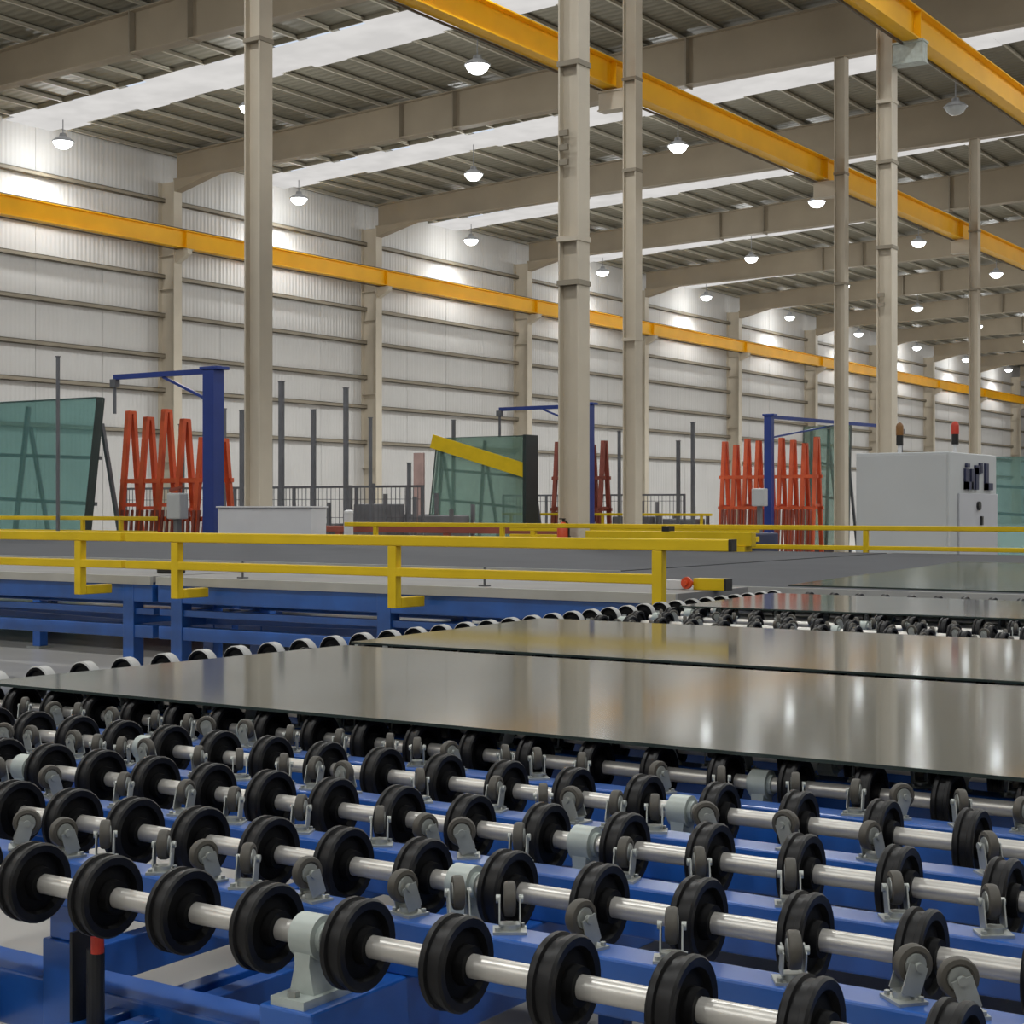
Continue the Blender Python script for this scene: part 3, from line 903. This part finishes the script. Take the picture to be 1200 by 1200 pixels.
jib('blue jib crane with a stout pillar left of the first column', -21.75, 22.5, 4.15, (-2.7, 0, 0), 0.29, 0.75)
jib('thin blue jib crane over the pale green glass stack', -22.0, 36.9, 4.25, (-2.85, 0, 0), 0.24, 0.8)
jib('blue jib crane standing before the far right red rack', -19.05, 41.9, 4.1, (0.9, 8.2, 0), 0.22, 0.9)
hc = empty('hoist_control', (-22.05, 22.2, 1.3), 'grey hoist unit at the foot of the stout blue jib crane', 'hoist')
obj('body', MB().box(-0.5, -0.15, -0.15, 0.1, 0.0, 0.5), M['cab'], hc, bevel=0.03)
obj('stand', MB().box(-0.38, -0.28, -0.08, 0.04, -1.3, 0.0), M['clutter'], hc)
obj('handle', MB().bar((-0.55, 0, 0.55), (-0.2, 0, 0.62), 0.05, 0.05).bar((-0.3, 0, 0.5), (-0.3, 0, 0.62), 0.04, 0.04), M['redbrown'], hc)
h3 = empty('hoist_control', (-19.05, 41.3, 0), 'pale grey hoist unit on the far blue jib post', 'hoist')
obj('body', MB().box(-0.2, 0.2, -0.15, 0.1, 1.55, 2.05), M['cab'], h3, bevel=0.03)
obj('stand', MB().box(-0.06, 0.06, -0.08, 0.04, 0, 1.55), M['clutter'], h3)

# ---- grey posts and fence bays near the wall
def stake(label, x, y, h, wd=0.12):
    wd *= 0.72
    o = empty('fence_post', (x, y, 0), label, 'post', 'grey posts along the wall side')
    obj('shaft', MB().box(-wd / 2, wd / 2, -wd / 2, wd / 2, 0.02, h), M['fence'], o)
    obj('base', MB().box(-0.12, 0.12, -0.12, 0.12, 0, 0.02), M['fence'], o)
    obj('cap', MB().box(-wd / 2 - 0.01, wd / 2 + 0.01, -wd / 2 - 0.01, wd / 2 + 0.01, h, h + 0.02), M['fence'], o)
    return o


stake('slender grey post in front of the teal glass stack', -23.4, 20.15, 4.3, 0.07)
stake('dark grey post just left of the first column', -28.0, 30, 3.95, 0.15)
stake('tall dark grey post just right of the first column', -26.7, 30, 4.62, 0.15)
stake('mid-height grey post between the two tall posts right of the first column', -25.75, 30.1, 3.9, 0.13)
stake('tall grey post at the left of the second wall column', -24.65, 30, 4.38, 0.13)
stake('grey post at the right of the second wall column', -23.9, 30, 3.64, 0.09)
stake('short dark post left of the pale green glass stack', -22.75, 30, 2.55, 0.10)
stake('thin grey post rising above the pale green glass stack', -26.2, 36.6, 3.95, 0.11)
stake('grey post standing behind the orange-red rack, nearer its left end', -25.1, 25.0, 3.3, 0.13)
stake('grey post standing behind the orange-red rack, close to the jib pillar', -23.9, 25.0, 3.6, 0.16)
stake('thin grey post between the widest column and the slim column', -21.97, 38.5, 3.6, 0.10)
stake('pale grey post right of the slim column', -20.2, 38.6, 3.3, 0.12)
stake('tall dark post right of the slim column, before the white lower wall', -19.76, 38.6, 3.78, 0.12)


def mesh_fence(label, x0, x1, y, h):
    o = empty('mesh_fence', (x0, y, 0), label, 'fence', 'grey mesh fences')
    L = x1 - x0
    f = MB()
    f.box(0, L, -0.02, 0.02, 0.1, 0.15).box(0, L, -0.02, 0.02, h - 0.05, h)
    obj('frame', f, M['fence'], o)
    n = int(L / 2) + 1
    for k in range(n + 1):
        obj('post', MB().box(L * k / n - 0.03, L * k / n + 0.03, -0.03, 0.03, 0, h), M['fence'], o)
    wv = MB()
    k = 0.12
    while k < L:
        wv.box(k - 0.006, k + 0.006, -0.006, 0.006, 0.15, h - 0.05)
        k += 0.12
    z = 0.5
    while z < h:
        wv.box(0, L, -0.006, 0.006, z - 0.006, z + 0.006)
        z += 0.4
    o2 = obj('wire_mesh', wv, M['fence'], o)
    o2['kind'] = 'stuff'
    return o


mesh_fence('grey mesh fence beyond the orange-red rack and jib crane', -29.5, -20.5, 27.5, 2.0)
mesh_fence('grey mesh fence before the white lower wall, left of the far red rack', -27.0, -20.9, 40.3, 1.9)

# low trolleys and stillages along the wall side
random.seed(11)
spots = [(-26.6, 31.5, 1.6, 'low dark stillage beside the tall post right of the first column'),
         (-24.9, 31.6, 2.3, 'dark stillage with tall stakes below the second wall column'),
         (-23.2, 32.0, 1.9, 'dark stillage right of the second wall column'),
         (-28.3, 37.5, 1.9, 'dark stillage left of the pale pink board'),
         (-23.2, 41.5, 1.8, 'dark stillage right of the slim column'),
         (-21.9, 42.2, 1.7, 'dark stillage left of the far red rack')]
for (x, y, h, t) in spots:
    o = empty('stillage', (x, y, 0), t, 'stillage', 'dark stillages along the wall side')
    obj('deck', MB().box(-0.6, 0.6, -0.5, 0.5, 0.15, 0.25), M['clutter'], o)
    for sx in (-0.55, 0.55):
        for sy in (-0.45, 0.45):
            obj('stake', MB().box(sx - 0.04, sx + 0.04, sy - 0.04, sy + 0.04, 0, h * random.uniform(0.75, 1.05)), M['clutter'], o)
    obj('load', MB().box(-0.5, 0.5, -0.4, 0.4, 0.25, h * 0.7), M['clutter'], o, bevel=0.03)
